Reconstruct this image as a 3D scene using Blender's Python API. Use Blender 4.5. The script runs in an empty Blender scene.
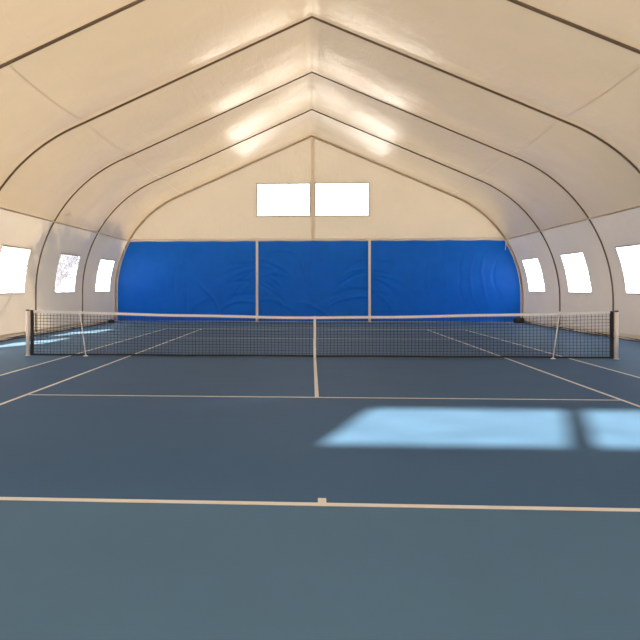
import bpy, bmesh, math, random
from mathutils import Vector, noise
random.seed(4)
S = bpy.context.scene
C = S.collection
PI = math.pi

# ------------------------------------------------------------------ helpers
def link(name, bm, mat, parent=None, smooth=False):
    me = bpy.data.meshes.new(name)
    bm.normal_update()
    if name in ('wall_left', 'wall_right', 'ceiling', 'wall_back', 'wall_front'):
        for f in bm.faces:
            if f.normal.dot(Vector((0, 0, 2.5)) - f.calc_center_median()) < 0: f.normal_flip()
        bm.normal_update()
    bm.to_mesh(me); bm.free()
    o = bpy.data.objects.new(name, me); C.objects.link(o)
    if mat: me.materials.append(mat)
    if smooth:
        for p in me.polygons: p.use_smooth = True
    if parent: o.parent = parent
    return o
def tag(o, label, cat, group=None):
    o['label'] = label; o['category'] = cat
    if group: o['group'] = group
    return o
def struct(o):
    o['kind'] = 'structure'; return o
def empty(name, loc=(0, 0, 0)):
    o = bpy.data.objects.new(name, None); C.objects.link(o); o.location = loc; return o
def box(bm, x0, x1, y0, y1, z0, z1):
    v = [bm.verts.new(p) for p in ((x0,y0,z0),(x1,y0,z0),(x1,y1,z0),(x0,y1,z0),(x0,y0,z1),(x1,y0,z1),(x1,y1,z1),(x0,y1,z1))]
    for f in ((3,2,1,0),(4,5,6,7),(0,1,5,4),(1,2,6,5),(2,3,7,6),(3,0,4,7)): bm.faces.new([v[i] for i in f])
def tube(bm, pts, r, n=10, cap=True, rf=None):
    pts = [Vector(p) for p in pts]; rings = []
    prev = None
    for i, p in enumerate(pts):
        t = (pts[min(i+1, len(pts)-1)] - pts[max(i-1, 0)]).normalized()
        if prev is None:
            a = Vector((0, 1, 0)) if abs(t.y) < .9 else Vector((1, 0, 0))
            u = t.cross(a).normalized()
        else:
            u = (prev - t*prev.dot(t)).normalized()
        prev = u; w = t.cross(u); rr = rf(i) if rf else r
        rings.append([bm.verts.new(p + (u*math.cos(2*PI*k/n) + w*math.sin(2*PI*k/n))*rr) for k in range(n)])
    for a, b in zip(rings, rings[1:]):
        for k in range(n): bm.faces.new((a[k], a[(k+1)%n], b[(k+1)%n], b[k]))
    if cap:
        bm.faces.new(rings[0][::-1]); bm.faces.new(rings[-1])

# ------------------------------------------------------------------ materials
def newmat(name):
    m = bpy.data.materials.new(name); m.use_nodes = True
    nt = m.node_tree; nt.nodes.clear()
    out = nt.nodes.new('ShaderNodeOutputMaterial')
    return m, nt, out
def nd(nt, t, **kw):
    n = nt.nodes.new(t)
    for k, v in kw.items():
        if k in n.inputs.keys(): n.inputs[k].default_value = v
        else: setattr(n, k, v)
    return n
def simple(name, col, rough=.5, metal=0., spec=.5, var=.06, scale=6., bump=0.):
    m, nt, out = newmat(name)
    p = nd(nt, 'ShaderNodeBsdfPrincipled', Roughness=rough, Metallic=metal)
    p.inputs['Specular IOR Level'].default_value = spec
    tc = nd(nt, 'ShaderNodeTexCoord'); no = nd(nt, 'ShaderNodeTexNoise', Scale=scale, Detail=4.)
    nt.links.new(tc.outputs['Object'], no.inputs['Vector'])
    r = nd(nt, 'ShaderNodeMapRange'); r.inputs['To Min'].default_value = 1-var; r.inputs['To Max'].default_value = 1+var
    nt.links.new(no.outputs['Fac'], r.inputs['Value'])
    mx = nd(nt, 'ShaderNodeVectorMath', operation='SCALE'); mx.inputs[0].default_value = col
    nt.links.new(r.outputs[0], mx.inputs['Scale']); nt.links.new(mx.outputs[0], p.inputs['Base Color'])
    if bump:
        b = nd(nt, 'ShaderNodeBump', Strength=bump, Distance=.02)
        nt.links.new(no.outputs['Fac'], b.inputs['Height']); nt.links.new(b.outputs[0], p.inputs['Normal'])
    nt.links.new(p.outputs[0], out.inputs[0])
    return m

def membrane(name, diff, trans, rough=.3, spec=1.):
    m, nt, out = newmat(name)
    tc = nd(nt, 'ShaderNodeTexCoord')
    # creases that run down the cloth, plus soft broad waviness
    mp = nd(nt, 'ShaderNodeMapping'); mp.inputs['Scale'].default_value = (4.6, .9, 1.6)
    nt.links.new(tc.outputs['Object'], mp.inputs['Vector'])
    n1 = nd(nt, 'ShaderNodeTexNoise', Scale=.9, Detail=3., Distortion=.6)
    nt.links.new(mp.outputs[0], n1.inputs['Vector'])
    n2 = nd(nt, 'ShaderNodeTexNoise', Scale=.8, Detail=5., Roughness=.55)
    nt.links.new(tc.outputs['Object'], n2.inputs['Vector'])
    ad = nd(nt, 'ShaderNodeMath', operation='MULTIPLY_ADD'); ad.inputs[1].default_value = .35
    nt.links.new(n1.outputs['Fac'], ad.inputs[0]); nt.links.new(n2.outputs['Fac'], ad.inputs[2])
    b = nd(nt, 'ShaderNodeBump', Strength=.7, Distance=.06)
    nt.links.new(ad.outputs[0], b.inputs['Height'])
    r = nd(nt, 'ShaderNodeMapRange'); r.inputs['To Min'].default_value = .93; r.inputs['To Max'].default_value = 1.06
    nt.links.new(n2.outputs['Fac'], r.inputs['Value'])
    def sc(col):
        v = nd(nt, 'ShaderNodeVectorMath', operation='SCALE'); v.inputs[0].default_value = col
        nt.links.new(r.outputs[0], v.inputs['Scale']); return v
    p = nd(nt, 'ShaderNodeBsdfDiffuse')
    nt.links.new(sc(diff).outputs[0], p.inputs['Color']); nt.links.new(b.outputs[0], p.inputs['Normal'])
    t = nd(nt, 'ShaderNodeBsdfTranslucent'); nt.links.new(sc(trans).outputs[0], t.inputs['Color'])
    ad2 = nd(nt, 'ShaderNodeAddShader')          # reflects diff, lets trans through
    nt.links.new(p.outputs[0], ad2.inputs[0]); nt.links.new(t.outputs[0], ad2.inputs[1])
    gl = nd(nt, 'ShaderNodeBsdfGlossy', Roughness=rough); nt.links.new(b.outputs[0], gl.inputs['Normal'])
    fr = nd(nt, 'ShaderNodeFresnel', IOR=1.48)
    fs = nd(nt, 'ShaderNodeMath', operation='MULTIPLY'); fs.inputs[1].default_value = spec
    nt.links.new(fr.outputs[0], fs.inputs[0])
    ge = nd(nt, 'ShaderNodeNewGeometry')         # varnish on the inner face only
    iv = nd(nt, 'ShaderNodeMath', operation='SUBTRACT'); iv.inputs[0].default_value = 1.
    nt.links.new(ge.outputs['Backfacing'], iv.inputs[1])
    f2 = nd(nt, 'ShaderNodeMath', operation='MULTIPLY'); nt.links.new(fs.outputs[0], f2.inputs[0]); nt.links.new(iv.outputs[0], f2.inputs[1])
    mx = nd(nt, 'ShaderNodeMixShader'); nt.links.new(f2.outputs[0], mx.inputs[0])
    nt.links.new(ad2.outputs[0], mx.inputs[1]); nt.links.new(gl.outputs[0], mx.inputs[2])
    nt.links.new(mx.outputs[0], out.inputs[0])
    return m

M = {}
M['roof'] = membrane('pvc_membrane', (.52, .48, .41), (.0365, .0280, .0188), .27, .95)
M['wall'] = membrane('pvc_wall', (.50, .46, .42), (.0450, .0390, .0340), .42, .6)
M['gable'] = membrane('pvc_gable', (.54, .49, .43), (.066, .0525, .0360), .5, .5)
M['seam'] = simple('seam_tape', (.50, .40, .31), .6)
M['steel'] = simple('dark_steel', (.15, .11, .083), .5, .1)
M['cream'] = simple('cream_paint', (.80, .74, .66), .45)
M['white'] = simple('white_paint', (.82, .78, .76), .4)
M['black'] = simple('black_webbing', (.012, .012, .016), .7)
M['cord'] = simple('net_cord', (.02, .022, .03), .7)
M['band'] = simple('white_webbing', (.78, .80, .84), .7)
M['cable'] = simple('bracing_cable', (.16, .15, .16), .5, .3)
M['bag'] = simple('dark_bag', (.03, .025, .03), .7, bump=.5)
M['rubber'] = simple('dark_beam', (.045, .05, .05), .8)

# blue curtain
m, nt, out = newmat('blue_tarpaulin')
p = nd(nt, 'ShaderNodeBsdfPrincipled', Roughness=.42); p.inputs['Specular IOR Level'].default_value = .22
tc = nd(nt, 'ShaderNodeTexCoord')
n1 = nd(nt, 'ShaderNodeTexNoise', Scale=1.6, Detail=6., Distortion=.8); nt.links.new(tc.outputs['Object'], n1.inputs['Vector'])
cr = nd(nt, 'ShaderNodeValToRGB'); cr.color_ramp.elements[0].color = (.002, .155, .80, 1); cr.color_ramp.elements[1].color = (.004, .185, .90, 1)
cr.color_ramp.elements[0].position = .35; cr.color_ramp.elements[1].position = .7
nt.links.new(n1.outputs['Fac'], cr.inputs[0]); nt.links.new(cr.outputs[0], p.inputs['Base Color'])
b = nd(nt, 'ShaderNodeBump', Strength=.35, Distance=.04); nt.links.new(n1.outputs['Fac'], b.inputs['Height']); nt.links.new(b.outputs[0], p.inputs['Normal'])
tl = nd(nt, 'ShaderNodeBsdfTranslucent'); tl.inputs['Color'].default_value = (.0, .22, .95, 1)
mx = nd(nt, 'ShaderNodeMixShader'); mx.inputs[0].default_value = .35
nt.links.new(p.outputs[0], mx.inputs[1]); nt.links.new(tl.outputs[0], mx.inputs[2]); nt.links.new(mx.outputs[0], out.inputs[0]); M['blue'] = m

# clear vinyl window film: hazy, partly see-through
def film(name, clear, milk):
    m, nt, out = newmat(name)
    tr = nd(nt, 'ShaderNodeBsdfTransparent'); tr.inputs['Color'].default_value = (.96, .95, .97, 1)
    tl = nd(nt, 'ShaderNodeBsdfTranslucent'); tl.inputs['Color'].default_value = milk
    gl = nd(nt, 'ShaderNodeBsdfGlossy', Roughness=.15)
    mx = nd(nt, 'ShaderNodeMixShader'); mx.inputs[0].default_value = clear
    nt.links.new(tl.outputs[0], mx.inputs[1]); nt.links.new(tr.outputs[0], mx.inputs[2])
    tc = nd(nt, 'ShaderNodeTexCoord'); mp = nd(nt, 'ShaderNodeMapping'); mp.inputs['Scale'].default_value = (.8, .8, 6.)
    nt.links.new(tc.outputs['Object'], mp.inputs['Vector'])
    no = nd(nt, 'ShaderNodeTexNoise', Scale=1.6, Detail=4., Distortion=.5); nt.links.new(mp.outputs[0], no.inputs['Vector'])
    mr = nd(nt, 'ShaderNodeMapRange'); mr.inputs['From Min'].default_value = .3; mr.inputs['From Max'].default_value = .7
    mr.inputs['To Min'].default_value = clear-.16; mr.inputs['To Max'].default_value = clear+.14
    nt.links.new(no.outputs['Fac'], mr.inputs['Value']); nt.links.new(mr.outputs[0], mx.inputs[0])
    m2 = nd(nt, 'ShaderNodeMixShader'); m2.inputs[0].default_value = .04
    nt.links.new(mx.outputs[0], m2.inputs[1]); nt.links.new(gl.outputs[0], m2.inputs[2])
    nt.links.new(m2.outputs[0], out.inputs[0]); return m
M['film'] = film('window_film', .58, (.33, .31, .37, 1))

# acrylic court paint
def court(name, col, rough=.42, spec=.35):
    m, nt, out = newmat(name)
    p = nd(nt, 'ShaderNodeBsdfDiffuse'); gl = nd(nt, 'ShaderNodeBsdfGlossy')
    tc = nd(nt, 'ShaderNodeTexCoord')
    n1 = nd(nt, 'ShaderNodeTexNoise', Scale=.7, Detail=7., Roughness=.6); nt.links.new(tc.outputs['Object'], n1.inputs['Vector'])
    n2 = nd(nt, 'ShaderNodeTexNoise', Scale=240., Detail=2.); nt.links.new(tc.outputs['Object'], n2.inputs['Vector'])
    r = nd(nt, 'ShaderNodeMapRange'); r.inputs['To Min'].default_value = .90; r.inputs['To Max'].default_value = 1.10
    nt.links.new(n1.outputs['Fac'], r.inputs['Value'])
    v = nd(nt, 'ShaderNodeVectorMath', operation='SCALE'); v.inputs[0].default_value = col
    nt.links.new(r.outputs[0], v.inputs['Scale']); nt.links.new(v.outputs[0], p.inputs['Color'])
    rr = nd(nt, 'ShaderNodeMapRange'); rr.inputs['To Min'].default_value = rough-.05; rr.inputs['To Max'].default_value = rough+.08
    nt.links.new(n1.outputs['Fac'], rr.inputs['Value']); nt.links.new(rr.outputs[0], gl.inputs['Roughness'])
    b = nd(nt, 'ShaderNodeBump', Strength=.12, Distance=.002); nt.links.new(n2.outputs['Fac'], b.inputs['Height']); nt.links.new(b.outputs[0], p.inputs['Normal'])
    fr = nd(nt, 'ShaderNodeFresnel', IOR=1.4); fs = nd(nt, 'ShaderNodeMath', operation='MULTIPLY'); fs.inputs[1].default_value = spec
    nt.links.new(fr.outputs[0], fs.inputs[0]); mx = nd(nt, 'ShaderNodeMixShader'); nt.links.new(fs.outputs[0], mx.inputs[0])
    nt.links.new(p.outputs[0], mx.inputs[1]); nt.links.new(gl.outputs[0], mx.inputs[2])
    nt.links.new(mx.outputs[0], out.inputs[0]); return m
M['court_in'] = court('court_slate_blue', (.043, .105, .235), .4, .13)
M['court_out'] = court('court_teal', (.066, .146, .275), .4, .13)
M['line'] = simple('line_paint', (.56, .58, .63), .6)
M['ground'] = simple('pale_ground', (.62, .60, .58), .9, scale=.4, bump=.3)

# ------------------------------------------------------------------ hall geometry (metres)
YB, BAY = 18.41, 5.277          # back gable, bay length
YF = YB - 7*BAY                 # front gable, behind the camera
APX, H = -.06, 8.38
def half(W, R, zc):
    cx = W - R; d = math.hypot(cx, H-zc)
    th = math.atan2(H-zc, -cx) - math.acos(R/d)
    return cx, th, zc, R, W
HL = half(8.9485, 4.6989, 1.3595); HR = half(9.3064, 4.9316, 1.0832)
ZWIN = (1.37, 2.72); ZRAIL = 3.66
def profile(hh, extra=()):
    """points (x offset from apex line, z, outward normal) from floor to apex"""
    cx, th, zc, R, W = hh
    zs = [zc*i/5 for i in range(5)]
    pts = [(W, z) for z in zs]
    angs = [th*i/26 for i in range(27)]
    for z in extra:
        if z > zc: angs.append(math.asin((z-zc)/R))
        else: pts.append((W, z))
    for a in sorted(angs): pts.append((cx+R*math.cos(a), zc+R*math.sin(a)))
    pts.sort(key=lambda p: p[1])
    tx, tz = pts[-1]
    for i in range(1, 25): pts.append((tx*(1-i/24), tz+(H-tz)*i/24))
    out = []
    for p in pts:
        if not out or math.hypot(p[0]-out[-1][0], p[1]-out[-1][1]) > 1e-4: out.append(p)
    return out
def px_at(hh, z):
    cx, th, zc, R, W = hh
    if z <= zc: return W
    if z <= zc + R*math.sin(th): return cx + math.sqrt(max(0, R*R-(z-zc)**2))
    tx, tz = cx+R*math.cos(th), zc+R*math.sin(th)
    return tx*(H-z)/(H-tz)
def sag(z):        # how far the cloth hangs in between two arches
    if z < .3: return 0
    return min(1, (z-.3)/5)**1.2 * .15

# windows along the side walls
bays = [(YB-(k+1)*BAY, YB-k*BAY) for k in range(7)]
wins = [((a+b)/2-.80, (a+b)/2+1.60) for a, b in bays]
ycols = set()
for k, (a, b) in enumerate(bays):
    for i in range(17): ycols.add(round(a+(b-a)*i/16, 4))
    ycols.add(round(wins[k][0], 4)); ycols.add(round(wins[k][1], 4))
ycols = sorted(ycols)
def bayphase(y):
    t = ((YB-y)/BAY) % 1.0
    return 4*t*(1-t)
def shellpt(sg, x, z, y, nrm, off=0.):
    s = sag(z)*bayphase(y)
    wr = .010*noise.noise(Vector((x*.8*sg, y*1.7, z*1.3)))*min(1, z)
    return Vector((APX+sg*(x - nrm[0]*(s+wr-off)), y, z - nrm[1]*(s+wr-off)))
def normals(pr):
    ns = []
    for i in range(len(pr)):
        a = pr[max(i-1, 0)]; b = pr[min(i+1, len(pr)-1)]
        dx, dz = b[0]-a[0], b[1]-a[1]; L = math.hypot(dx, dz)
        ns.append((dz/L, -dx/L))
    ns[-1] = (0, 1)
    return ns
def shell(sg, hh, z0, z1, holes):
    pr = profile(hh, (ZWIN[0], ZWIN[1], ZRAIL)); ns = normals(pr)
    sel = [(p, n) for p, n in zip(pr, ns) if z0-1e-3 <= p[1] <= z1+1e-3]
    bm = bmesh.new(); g = []
    for p, n in sel:
        g.append([bm.verts.new(shellpt(sg, p[0], p[1], y, n)) for y in ycols])
    for i in range(len(g)-1):
        zm = (sel[i][0][1]+sel[i+1][0][1])/2
        for j in range(len(ycols)-1):
            ym = (ycols[j]+ycols[j+1])/2
            if holes and ZWIN[0] < zm < ZWIN[1] and any(a < ym < b for a, b in wins): continue
            f = (g[i][j], g[i][j+1], g[i+1][j+1], g[i+1][j])
            bm.faces.new(f if sg < 0 else f[::-1])
    return bm
struct(link('wall_left', shell(-1, HL, 0, ZRAIL, True), M['wall'], smooth=True))
struct(link('wall_right', shell(1, HR, 0, ZRAIL, True), M['wall'], smooth=True))
bm = shell(-1, HL, ZRAIL, 99, False); b2 = shell(1, HR, ZRAIL, 99, False)
tmp = bpy.data.meshes.new('tmp'); b2.to_mesh(tmp); b2.free(); bm.from_mesh(tmp); bpy.data.meshes.remove(tmp)
bmesh.ops.remove_doubles(bm, verts=bm.verts, dist=.002)
struct(link('ceiling', bm, M['roof'], smooth=True))

# gables
GW = [(-2.50, -.15), (.11, 2.48)]; GZ = (4.77, 6.19)
def topz(x):
    sg = -1 if x < APX else 1; hh = HL if sg < 0 else HR; d = abs(x-APX)
    cx, th, zc, R, W = hh; tx, tz = cx+R*math.cos(th), zc+R*math.sin(th)
    if d <= tx: return H+(tz-H)*d/tx
    if d < W: return zc+math.sqrt(max(0, R*R-(d-cx)**2))
    return zc
def gable(y, GZ=GZ):
    xs = set(); zs = set()
    for p in profile(HL): xs.add(round(APX-p[0], 4))
    for p in profile(HR): xs.add(round(APX+p[0], 4))
    for a, b in GW: xs.add(a); xs.add(b)
    x = -2.4
    while x < 2.5: xs.add(round(x, 3)); x += .3
    z = 0
    while z < 8.5: zs.add(round(z, 3)); z += .3
    zs |= set(GZ); xs = sorted(xs); zs = sorted(zs)
    bm = bmesh.new(); g = {}
    for i, x in enumerate(xs):
        t = topz(x)
        for j, z in enumerate(zs):
            zz = min(z, t); g[i, j] = bm.verts.new((x, y + .03*noise.noise(Vector((x*.5, 3.3, zz*.6))), zz))
    for i in range(len(xs)-1):
        for j in range(len(zs)-1):
            xm, zm = (xs[i]+xs[i+1])/2, (zs[j]+zs[j+1])/2
            if GZ[0] < zm < GZ[1] and any(a < xm < b for a, b in GW): continue
            bm.faces.new((g[i,j], g[i+1,j], g[i+1,j+1], g[i,j+1]))
    bmesh.ops.remove_doubles(bm, verts=bm.verts, dist=.0015)
    bmesh.ops.dissolve_degenerate(bm, dist=.001, edges=bm.edges)
    return bm
struct(link('wall_back', gable(YB), M['gable'], smooth=True))
struct(link('wall_front', gable(YF, (4.90, 6.19)), M['gable'], smooth=True))

# windows of the side walls: film pane + welded border
wn = 0
def side_window(sg, hh, a, b):
    global wn; wn += 1
    root = struct(empty('window_%d' % wn, (APX+sg*px_at(hh, 2.), (a+b)/2, 2.)))
    pr = profile(hh, (ZWIN[0], ZWIN[1])); ns = normals(pr)
    sel = [(p, n) for p, n in zip(pr, ns) if ZWIN[0]-1e-3 <= p[1] <= ZWIN[1]+1e-3]
    cols = [a+(b-a)*i/8 for i in range(9)]
    inv = root.location
    bm = bmesh.new()
    g = [[bm.verts.new(shellpt(sg, p[0], p[1], y, n, .004)-inv) for y in cols] for p, n in sel]
    for i in range(len(g)-1):
        for j in range(8): bm.faces.new((g[i][j], g[i][j+1], g[i+1][j+1], g[i+1][j]))
    link('pane', bm, M['film'], root, True)
    # border: a flat welded strip around the opening, standing a little proud of the wall
    bm = bmesh.new(); w = .045
    def strip(pts_in, pts_out):
        A = [bm.verts.new(p-inv) for p in pts_in]; B = [bm.verts.new(p-inv) for p in pts_out]
        for i in range(len(A)-1): bm.faces.new((A[i], A[i+1], B[i+1], B[i]))
    for y0_, y1_ in ((a, a-w), (b, b+w)):
        strip([shellpt(sg, p[0], p[1], y0_, n, -.008) for p, n in sel], [shellpt(sg, p[0], p[1], y1_, n, -.008) for p, n in sel])
    for (p, n), dz in ((sel[0], -w), (sel[-1], w)):
        q = (px_at(hh, p[1]+dz), p[1]+dz)
        cc = [a-w]+cols+[b+w]
        strip([shellpt(sg, p[0], p[1], y, n, -.008) for y in cc], [shellpt(sg, q[0], q[1], y, n, -.008) for y in cc])
    bmesh.ops.solidify(bm, geom=bm.faces[:], thickness=.004)
    link('window_border', bm, M['wall'], root)
for sg, hh in ((-1, HL), (1, HR)):
    for a, b in wins: side_window(sg, hh, a, b)
for y, s in ((YB, -1), (YF, 1)):
    zlo = GZ[0] if s < 0 else 4.90
    for a, b in GW:
        wn += 1
        root = struct(empty('window_%d' % wn, ((a+b)/2, y, (zlo+GZ[1])/2)))
        hw, hz = (b-a)/2+.015, (GZ[1]-zlo)/2+.015
        bm = bmesh.new(); vs = [bm.verts.new(p) for p in ((-hw, -s*.03, -hz), (hw, -s*.03, -hz), (hw, -s*.03, hz), (-hw, -s*.03, hz))]; bm.faces.new(vs)
        link('pane', bm, M['film'], root)
        bm = bmesh.new(); w = .04
        box(bm, -hw, hw, s*.02, s*.03, -hz-w, -hz+.01); box(bm, -hw, hw, s*.02, s*.03, hz-.01, hz+w)
        box(bm, -hw-w, -hw+.01, s*.02, s*.03, -hz-w, hz+w); box(bm, hw-.01, hw+w, s*.02, s*.03, -hz-w, hz+w)
        link('window_border', bm, M['gable'], root)

# ------------------------------------------------------------------ floor, court, lines
XL, XR = APX-HL[4], APX+HR[4]
bm = bmesh.new(); box(bm, XL-.05, XR+.05, YF-.05, YB+.05, -.12, 0); floor = struct(link('floor', bm, M['court_out']))
bm = bmesh.new(); box(bm, -5.485, 5.485, -11.925, 11.885, 0, .002); link('court_surface', bm, M['court_in'], floor)
def line(name, x0, x1, y0, y1):
    bm = bmesh.new(); box(bm, x0, x1, y0, y1, .002, .0045); return link(name, bm, M['line'], floor)
line('near_baseline', -5.485, 5.485, -11.925, -11.845); line('far_baseline', -5.485, 5.485, 11.80, 11.885)
line('near_center_mark', -.03, .03, -11.845, -11.72); line('far_center_mark', -.03, .03, 11.68, 11.80)
line('near_service_line', -4.09, 4.09, -6.425, -6.375); line('far_service_line', -4.09, 4.09, 6.375, 6.425)
line('center_service_line', -.028, .028, -6.375, 6.375)
for s in (-1, 1):
    line('singles_sideline', s*4.115-.025, s*4.115+.025, -11.845, 11.80)
    line('doubles_sideline', s*5.46-.025, s*5.46+.025, -11.845, 11.80)
bm = bmesh.new()
g = [[bm.verts.new((x, y, -.14+.0*x)) for y in (-90, -40, 0, 40, 90)] for x in (-90, -40, 0, 40, 90)]
for i in range(4):
    for j in range(4): bm.faces.new((g[i][j], g[i+1][j], g[i+1][j+1], g[i][j+1]))
struct(link('outside_ground', bm, M['ground']))

# dark sill beam along the foot of each wall and the loose skirt of cloth lying over it
for sg, X, nm in ((-1, XL, 'left'), (1, XR, 'right')):
    bm = bmesh.new(); x0, x1 = sorted((X-sg*.03, X-sg*.13)); box(bm, x0, x1, YF+.2, YB-.25, 0, .07)
    bb = struct(link('baseboard_'+nm, bm, M['rubber']))
    bm = bmesh.new(); rows = []
    n = 240
    for i in range(n+1):
        y = YF+.3+(YB-YF-.6)*i/n
        w = .12+.16*max(-.6, noise.noise(Vector((y*.55, sg*4.2, 0))))+.03*noise.noise(Vector((y*3, 1, 0)))
        hgt = .085+.01*noise.noise(Vector((y*2, 5, 0)))
        rows.append([bm.verts.new((X-sg*d, y, z)) for d, z in ((.02, .16), (.05, .10), (.075, hgt), (.09+.5*w*.5, hgt*.75), (.10+w*.6, .03+.01*noise.noise(Vector((y*2.4, 9, 0)))))])
    for a, b in zip(rows, rows[1:]):
        for k in range(4): bm.faces.new((a[k], a[k+1], b[k+1], b[k]))
    bmesh.ops.solidify(bm, geom=bm.faces[:], thickness=.003)
    link('loose_skirt', bm, M['cream'], bb, True)

# ------------------------------------------------------------------ arches
def arch_pts(y, inset):
    L = profile(HL); R_ = profile(HR)
    nl, nr = normals(L), normals(R_)
    a = [Vector((APX-(p[0]-n[0]*inset), y, max(.02, p[1]-n[1]*inset))) for p, n in zip(L, nl)]
    b = [Vector((APX+(p[0]-n[0]*inset), y, max(.02, p[1]-n[1]*inset))) for p, n in zip(R_, nr)]
    return a[:-1] + b[::-1]
def arch(y, label, mat, r=.024, inset=.042):
    root = tag(empty('arch_frame', (APX, y, 0)), label, 'frame', 'bowed steel arches holding up the roof cloth')
    bm = bmesh.new(); pts = [p - root.location for p in arch_pts(y, inset)]
    tube(bm, pts, r, 8); link('arch_tube', bm, mat, root, True)
    for p in (pts[0], pts[-1]):
        bm = bmesh.new(); box(bm, p.x-.09, p.x+.09, -.09, .09, .0, .016)
        for dx in (-.06, .06):
            for dy in (-.06, .06): box(bm, p.x+dx-.012, p.x+dx+.012, dy-.012, dy+.012, .016, .035)
        bmesh.ops.translate(bm, verts=bm.verts, vec=(0, 0, 0)); link('base_plate', bm, M['steel'], root)
arch(YB-BAY-.05, 'dark thin arch nearest the blue curtain wall, smallest in view', M['steel'])
arch(YB-2*BAY-.06, 'dark thin arch second from the blue curtain wall, meeting the floor behind the net', M['steel'])
arch(YB-3*BAY+.06, 'dark arch third from the back, its peak just inside the top of the photo', M['steel'], .03)
arch(YB-4*BAY, 'nearest dark arch, only its two slopes cross the top corners of the photo', M['steel'], .036)
r = tag(empty('gable_arch', (APX, YB, 0)), 'pale brown arch edging the back wall where it meets the roof', 'frame')
bm = bmesh.new(); tube(bm, [p-r.location for p in arch_pts(YB-.045, .045)], .045, 10); link('arch_tube', bm, M['seam'], r, True)

# purlins at rail height, seam tapes on the knee and at the ridge
for sg, hh, side in ((-1, HL, 'left'), (1, HR, 'right')):
    x = APX+sg*(px_at(hh, ZRAIL)-.13)
    bm = bmesh.new(); n = 42
    tube(bm, [(x, YF+.15+(YB-YF-.35)*i/n, ZRAIL-.03) for i in range(n+1)], .022, 8)
    tag(link('purlin', bm, M['seam'], smooth=True), 'thin brown rail running the length of the %s wall above its windows' % side, 'rail', 'long rails above the side windows')
def seam_strip(name, sg, hh, zc_, w):
    pr = profile(hh, (zc_,)); ns = normals(pr); k = min(range(len(pr)), key=lambda i: abs(pr[i][1]-zc_))
    (x, z), n = pr[k], ns[k]; t = (-n[1], n[0])
    bm = bmesh.new(); rows = []
    for y in ycols:
        c = shellpt(sg, x, z, y, n, -.012)
        d = Vector((sg*t[0], 0, t[1]))*w
        rows.append([bm.verts.new(c-d), bm.verts.new(c+d)])
    for a, b in zip(rows, rows[1:]): bm.faces.new((a[0], a[1], b[1], b[0]))
    bmesh.ops.solidify(bm, geom=bm.faces[:], thickness=.003)
    struct(link(name, bm, M['seamlight']))
M['seamlight'] = membrane('seam_weld', (.50, .46, .39), (.035, .0265, .0175), .3, .9)
M['seamgable'] = membrane('seam_gable', (.38, .34, .29), (.50, .47, .42), .5, .4)
seam_strip('trim_1', -1, HL, 5.80, .006); seam_strip('trim_2', 1, HR, 5.70, .006)
# centre weld of the back gable
bm = bmesh.new(); g = [[bm.verts.new((x, YB-.045, ZRAIL+.05+(H-.12-ZRAIL-.05)*j/20)) for x in (APX-.03, APX+.13)] for j in range(21)]
for a, b in zip(g, g[1:]): bm.faces.new((a[0], a[1], b[1], b[0]))
struct(link('trim_3', bm, M['seamgable']))

# bracing cables outside the cloth, seen dimly through the window film
names = ['far', 'middle', 'near']
for sg, hh, side in ((-1, HL, 'left'), (1, HR, 'right')):
    for k in range(3):
        a, b = bays[k]
        for up in (0, 1):
            pts = []
            for i in range(25):
                t = i/24; z = .05+3.6*t; y = (a+(b-a)*t) if up else (b-(b-a)*t)
                pts.append((APX+sg*(px_at(hh, z)+.15+.05*up), y, z))
            bm = bmesh.new(); tube(bm, pts, .013, 6)
            tag(link('bracing_cable', bm, M['cable'], smooth=True),
                'thin cable outside the %s %s side window, rising %s the blue curtains' % (names[k], side, 'towards' if up else 'away from'),
                'cable', 'diagonal bracing cables outside the side windows')

# ------------------------------------------------------------------ back wall: posts, rail, curtains
def crease(x, z, cx, cz, ang, L, w):
    c, s = math.cos(ang), math.sin(ang); dx, dz = x-cx, z-cz
    u, v = c*dx+s*dz, -s*dx+c*dz
    v += .18*u*u/L + .10*noise.noise(Vector((x*1.3, cz*3, z*1.3)))
    return math.exp(-(v/w)**2-(u/L)**2)
def curtain(kind, x_in, x_out_f, creases, label, seams):
    root = tag(empty('blue_curtain', ((x_in+x_out_f(1.8))/2, YB-.17, 0)), label, 'curtain', 'blue tarpaulin curtains across the back wall')
    inv = root.location; bm = bmesh.new(); nx, nz = 110, 72; g = []
    for j in range(nz+1):
        z = .03+3.60*j/nz; row = []
        for i in range(nx+1):
            x = x_in+(x_out_f(z)-x_in)*i/nx
            d = .03*noise.noise(Vector((x*.6, 0, z*.5))) + .012*noise.noise(Vector((x*1.6, 7, z*1.1)))
            for cc in creases: d += cc[6]*crease(x, z, *cc[:6])
            for sx in seams: d += .012*math.exp(-((x-sx)/.025)**2)
            edge = min(1, (3.63-z)/.12)
            zz = z - (.02*abs(math.sin(x*2.1)) if j == nz else 0)
            row.append(bm.verts.new(Vector((x, YB-.17-d*edge, zz))-inv))
        g.append(row)
    for j in range(nz):
        for i in range(nx): bm.faces.new((g[j][i], g[j][i+1], g[j+1][i+1], g[j+1][i]))
    link('cloth', bm, M['blue'], root, True)
    return root
rn = random.Random(9)
def fan(cx, sgn, n):
    out_ = []
    for i in range(n):
        z = 2.9-1.9*i/n+rn.uniform(-.1, .1)
        out_.append((cx+sgn*rn.uniform(.5, .9), z-.25, sgn*-rn.uniform(-.05, 1.0), rn.uniform(.3, .95), rn.uniform(.035, .07), rn.choice((.045, .035, -.035))))
    return [(a, b, c, d, e, f) for a, b, c, d, e, f in out_]
def fix(L): return [(a, b, c, d, e, 0, f) for a, b, c, d, e, f in L]
_c = crease
def crease(x, z, cx, cz, ang, L, w, _=0): return _c(x, z, cx, cz, ang, L, w)
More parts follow.
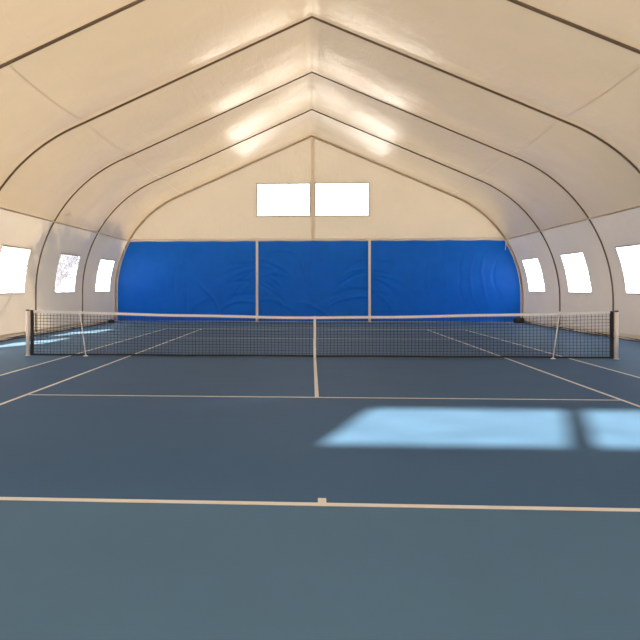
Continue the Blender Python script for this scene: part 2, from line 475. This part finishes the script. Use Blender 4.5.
lc = fix(fan(-2.5, -1, 9)) + fix([(-4.6, 1.2, -.9, .8, .06, .025), (-5.2, .8, .6, .7, .06, .02), (-7, 1.4, 1.2, 1.0, .07, .02), (-6.2, 2.2, 1.4, 1.2, .06, .015)])
cc_ = fix(fan(-2.5, 1, 7)) + fix(fan(2.5, -1, 5)) + fix([(.2, .6, -.5, .8, .06, .03), (-1.2, 3.2, -.2, .6, .04, .03), (1.2, 1.1, .25, .9, .06, .025), (-.4, 2.3, -1.4, .9, .05, .015)])
rc = fix(fan(2.5, 1, 7)) + fix([(x, 1.9+rn.uniform(-.4, .4), PI/2+rn.uniform(-.05, .05), rn.uniform(.7, 1.2), .045, rn.choice((.035, -.032))) for x in (4.4, 5.0, 6.4, 6.9, 7.4, 7.9)])
cl = curtain('l', -2.55, lambda z: APX-px_at(HL, z)+.16, lc, 'left blue curtain, between the left wall and the left cream post', (-5.7,))
cm = curtain('c', -2.45, lambda z: 2.45, cc_, 'middle blue curtain hanging between the two cream posts', ())
cr_ = curtain('r', 2.55, lambda z: APX+px_at(HR, z)-.16, rc, 'right blue curtain, between the right cream post and the right wall', (5.85,))
for root, sx, hh in ((cl, -1, HL), (cr_, 1, HR)):
    xx = APX+sx*(px_at(hh, 3.4)-(.0 if sx < 0 else .22)); bm = bmesh.new()
    tube(bm, [Vector((xx, YB-.22, 3.60))-root.location, Vector((xx-sx*.01, YB-.23, 3.4))-root.location, Vector((xx-sx*.03, YB-.22, 3.18))-root.location], .018, 6)
    t_ = link('corner_tie', bm, M['white'], root); t_['label'] = 'pale tie at the top outer corner'
for X, side in ((-2.5, 'left'), (2.5, 'right')):
    r = tag(empty('gable_post', (X, YB-.26, 0)), '%s of the two thin cream posts standing in front of the blue curtain' % side, 'post', 'cream posts dividing the blue curtains')
    bm = bmesh.new(); box(bm, -.055, .055, -.04, .04, .012, 3.64); bmesh.ops.bevel(bm, geom=bm.edges[:], offset=.008, segments=2, affect='EDGES'); link('shaft', bm, M['cream'], r)
    bm = bmesh.new(); box(bm, -.10, .10, -.07, .07, 0, .012)
    for dx in (-.08, .08): box(bm, dx-.012, dx+.012, -.012, .012, .012, .026)
    link('base_plate', bm, M['seam'], r)
bm = bmesh.new(); xl, xr = APX-px_at(HL, 3.68)+.14, APX+px_at(HR, 3.68)-.14
tube(bm, [(xl+(xr-xl)*i/30, YB-.20, 3.685) for i in range(31)], .042, 10)
tag(link('curtain_rail', bm, M['cream'], smooth=True), 'pale horizontal rail along the top edge of the blue curtains', 'rail')

# dark bundles at the two far corners
def bag(x, y, sx, sy, sz, seed, label, cat):
    root = tag(empty('ballast_bag', (x, y, 0)), label, cat)
    bm = bmesh.new(); bmesh.ops.create_icosphere(bm, subdivisions=4, radius=1)
    for v in bm.verts:
        d = v.co.normalized(); k = 1+.14*noise.noise(d*1.8+Vector((seed, 0, 0)))+.05*noise.noise(d*6+Vector((seed, 3, 0)))
        q = Vector((abs(d.x)**.7*math.copysign(1, d.x), abs(d.y)**.7*math.copysign(1, d.y), abs(d.z)**.75*math.copysign(1, d.z)))*k
        v.co = Vector((q.x*sx, q.y*sy, max(0, (q.z+.85)*sz)))
    link('sack', bm, M['bag'], root, True)
    bm = bmesh.new(); tube(bm, [(0, -.02, sz*1.75), (.0, 0, sz*1.95), (.03*sx, .01, sz*2.15)], sx*.16, 8, rf=lambda i: sx*(.2, .1, .2)[i]); link('tied_neck', bm, M['bag'], root, True)
bag(-8.76, YB-1.7, .15, .13, .07, 1.7, 'small dark lump at the foot of the left wall beside the blue curtain', 'bag')
bag(8.90, YB-.62, .24, .18, .13, 6.1, 'dark brown sack in the far right corner before the blue curtain', 'bag')

# ------------------------------------------------------------------ the net
NX, ZE, ZC = 6.35, 1.025, .895      # half length, top height at posts and at the centre strap
def ztop(x):
    t = abs(x)/NX
    return ZC+(ZE-ZC)*(t**1.4)+.004*math.sin(x*2.3)
def zbot(x): return .022+.008*abs(math.sin(x*1.1))
net = tag(empty('tennis_net', (0, 0, 0)), 'black mesh tennis net with white top band stretched across the court', 'net')
bm = bmesh.new(); n = int(2*NX/.076); hw = .0033
def strand(pts, horizontal):
    prev = None
    for p in pts:
        x, z = p
        q = [(x, -hw, z-hw), (x, hw, z-hw), (x, hw, z+hw), (x, -hw, z+hw)] if horizontal else [(x-hw, -hw, z), (x+hw, -hw, z), (x+hw, hw, z), (x-hw, hw, z)]
        vs = [bm.verts.new(a) for a in q]
        if prev:
            for k in range(4): bm.faces.new((prev[k], prev[(k+1)%4], vs[(k+1)%4], vs[k]))
        prev = vs
for i in range(n+1):
    x = -NX+2*NX*i/n; strand([(x, zbot(x)), (x, (zbot(x)+ztop(x))/2), (x, ztop(x)-.03)], False)
nr = 14
for j in range(1, nr):
    t = j/nr; strand([(x, zbot(x)+(ztop(x)-.04-zbot(x))*t) for x in [-NX+2*NX*i/70 for i in range(71)]], True)
link('net_mesh', bm, M['cord'], net)
def ribbon(name, f0, f1, mat, th=.006, x0=-NX, x1=NX, n=80):
    bm = bmesh.new(); prev = None
    for i in range(n+1):
        x = x0+(x1-x0)*i/n
        vs = [bm.verts.new(q) for q in ((x, -th, f0(x)), (x, th, f0(x)), (x, th, f1(x)), (x, -th, f1(x)))]
        if prev:
            for k in range(4): bm.faces.new((prev[k], prev[(k+1)%4], vs[(k+1)%4], vs[k]))
        else: bm.faces.new(vs[::-1])
        prev = vs
    bm.faces.new(prev); return link(name, bm, mat, net)
ribbon('headband', lambda x: ztop(x)-.055, lambda x: ztop(x), M['band'], .008)
ribbon('bottom_tape', lambda x: zbot(x)-.012, lambda x: zbot(x)+.026, M['black'], .005)
for s in (-1, 1):
    bm = bmesh.new(); x0, x1 = sorted((s*NX, s*(NX-.07))); box(bm, x0, x1, -.010, .010, .012, ZE); link('side_tape', bm, M['black'], net)
bm = bmesh.new(); box(bm, -.027, .027, -.014, .014, .004, ZC+.006); box(bm, -.03, .03, -.018, -.013, .16, .20); o_ = link('center_strap', bm, M['band'], net); o_['label'] = 'white centre strap'

for s, side in ((-1, 'left'), (1, 'right')):
    r = tag(empty('net_post', (s*(NX+.062), 0, 0)), 'white round post holding the %s end of the net' % side, 'post', 'net posts')
    bm = bmesh.new(); tube(bm, [(0, 0, 0), (0, 0, 1.01)], .042, 20); link('shaft', bm, M['white'], r, True)
    bm = bmesh.new(); tube(bm, [(0, 0, 1.01), (0, 0, 1.025), (0, 0, 1.037)], .046, 20, rf=lambda i: (.046, .046, .03)[i]); link('cap', bm, M['black'], r)
    bm = bmesh.new(); tube(bm, [(0, 0, 0), (0, 0, .012)], .058, 20); link('floor_collar', bm, M['white'], r)
    # singles stick, leaning slightly outwards
    r = tag(empty('singles_stick', (s*5.07, -.075, 0)), 'thin white stick propping the net near its %s end' % side, 'stick', 'singles sticks')
    bm = bmesh.new(); tube(bm, [(0, 0, .02), (s*.065, .0, .5), (s*.14, .0, 1.0)], .012, 10); link('rod', bm, M['band'], r, True)
    bm = bmesh.new(); tube(bm, [(0, 0, .0045), (0, 0, .018), (0, 0, .03)], .05, 16, rf=lambda i: (.055, .05, .02)[i]); link('foot', bm, M['band'], r)
    bm = bmesh.new(); box(bm, s*.14-.02, s*.14+.02, -.012, .054, .965, 1.012); link('clip', bm, M['band'], r)

# ------------------------------------------------------------------ trees outside the left wall
M['bark'] = simple('bark', (.09, .06, .045), .9, bump=.6)
M['leaf'] = simple('evergreen_leaf', (.035, .06, .035), .7, scale=3., var=.3)
def tree(x, y, h, rad, z0, seed, label, leaves=110):
    rt = random.Random(seed); root = tag(empty('tree', (x, y, -.14)), label, 'tree', 'trees outside the left wall')
    bm = bmesh.new(); tube(bm, [(0, 0, 0), (.03, .02, h*.4), (.0, .05, h*.92)], .1, 8, rf=lambda i: (.15, .10, .02)[i])
    ends = []; zc_, hz = (z0+h)/2, (h-z0)/2
    for k in range(64):
        u = -1+2*(k+.5)/64; a = k*2.4; rr = rad*math.sqrt(1-u*u)*.92
        e = Vector((math.cos(a)*rr, math.sin(a)*rr, zc_+u*hz)); b0 = Vector((0, 0, max(z0*.7, e.z-.7))); ends.append((b0, e))
        tube(bm, [b0, b0.lerp(e, .5)+Vector((0, 0, .05)), e], .02, 5, rf=lambda i: (.035, .02, .006)[i])
    link('trunk', bm, M['bark'], root)
    bm = bmesh.new()
    for b0, e in ends:
        for _ in range(leaves):
            t = rt.uniform(.35, 1.0); c = b0.lerp(e, t)+Vector([rt.gauss(0, .10*rad) for _ in range(3)])
            d1 = Vector([rt.gauss(0, 1) for _ in range(3)]).normalized(); d2 = d1.orthogonal().normalized()
            l, w_ = rt.uniform(.10, .19), rt.uniform(.04, .08)
            bm.faces.new([bm.verts.new(c+q) for q in (-d1*l, d2*w_, d1*l, -d2*w_)])
    link('foliage', bm, M['leaf'], root)
tree(-11.7, 7.3, 8.9, 2.1, 4.6, 3, 'tall sparse tree outside the left wall, beside the nearest visible window', 80)
tree(-12.1, 1.2, 9.4, 1.9, 5.2, 11, 'tall sparse tree outside the left wall, just beyond the edge of the photo', 40)
tree(-11.6, 12.3, 4.2, .7, 2.1, 8, 'small tree dimly seen through the nearest window of the left wall')
tree(-12.3, 19.6, 5.0, 1.3, 2.3, 5, 'faint tree shape behind the two farther windows of the left wall')

# ------------------------------------------------------------------ light
w = bpy.data.worlds.new('sky'); S.world = w; w.use_nodes = True; nt = w.node_tree; nt.nodes.clear()
o = nt.nodes.new('ShaderNodeOutputWorld'); bg = nt.nodes.new('ShaderNodeBackground')
bg.inputs['Color'].default_value = (.78, .90, 1.05, 1); bg.inputs['Strength'].default_value = 6.4
nt.links.new(bg.outputs[0], o.inputs[0])
L = bpy.data.lights.new('sun', 'SUN'); L.energy = 85; L.angle = math.radians(1.4); L.color = (1, .82, .52)
so = bpy.data.objects.new('sun', L); C.objects.link(so); so.location = (-20, -60, 40)
so.rotation_euler = Vector((.515, 1.80, -1)).to_track_quat('-Z', 'Y').to_euler()

# ------------------------------------------------------------------ camera
cd = bpy.data.cameras.new('camera'); cam = bpy.data.objects.new('camera', cd); C.objects.link(cam); S.camera = cam
cam.location = (-.077, -17.496, 1.519); cam.rotation_euler = (PI/2, 0, .0673)
cd.sensor_width = 36; cd.lens = 798.43/640*36; cd.shift_x = (320-257.46)/640; cd.shift_y = -(320-287.95)/640
cd.clip_start = .05; cd.clip_end = 400
S.view_settings.view_transform = 'Standard'; S.view_settings.look = 'None'; S.view_settings.exposure = -.13; S.view_settings.gamma = 1
S.view_settings.use_curve_mapping = False
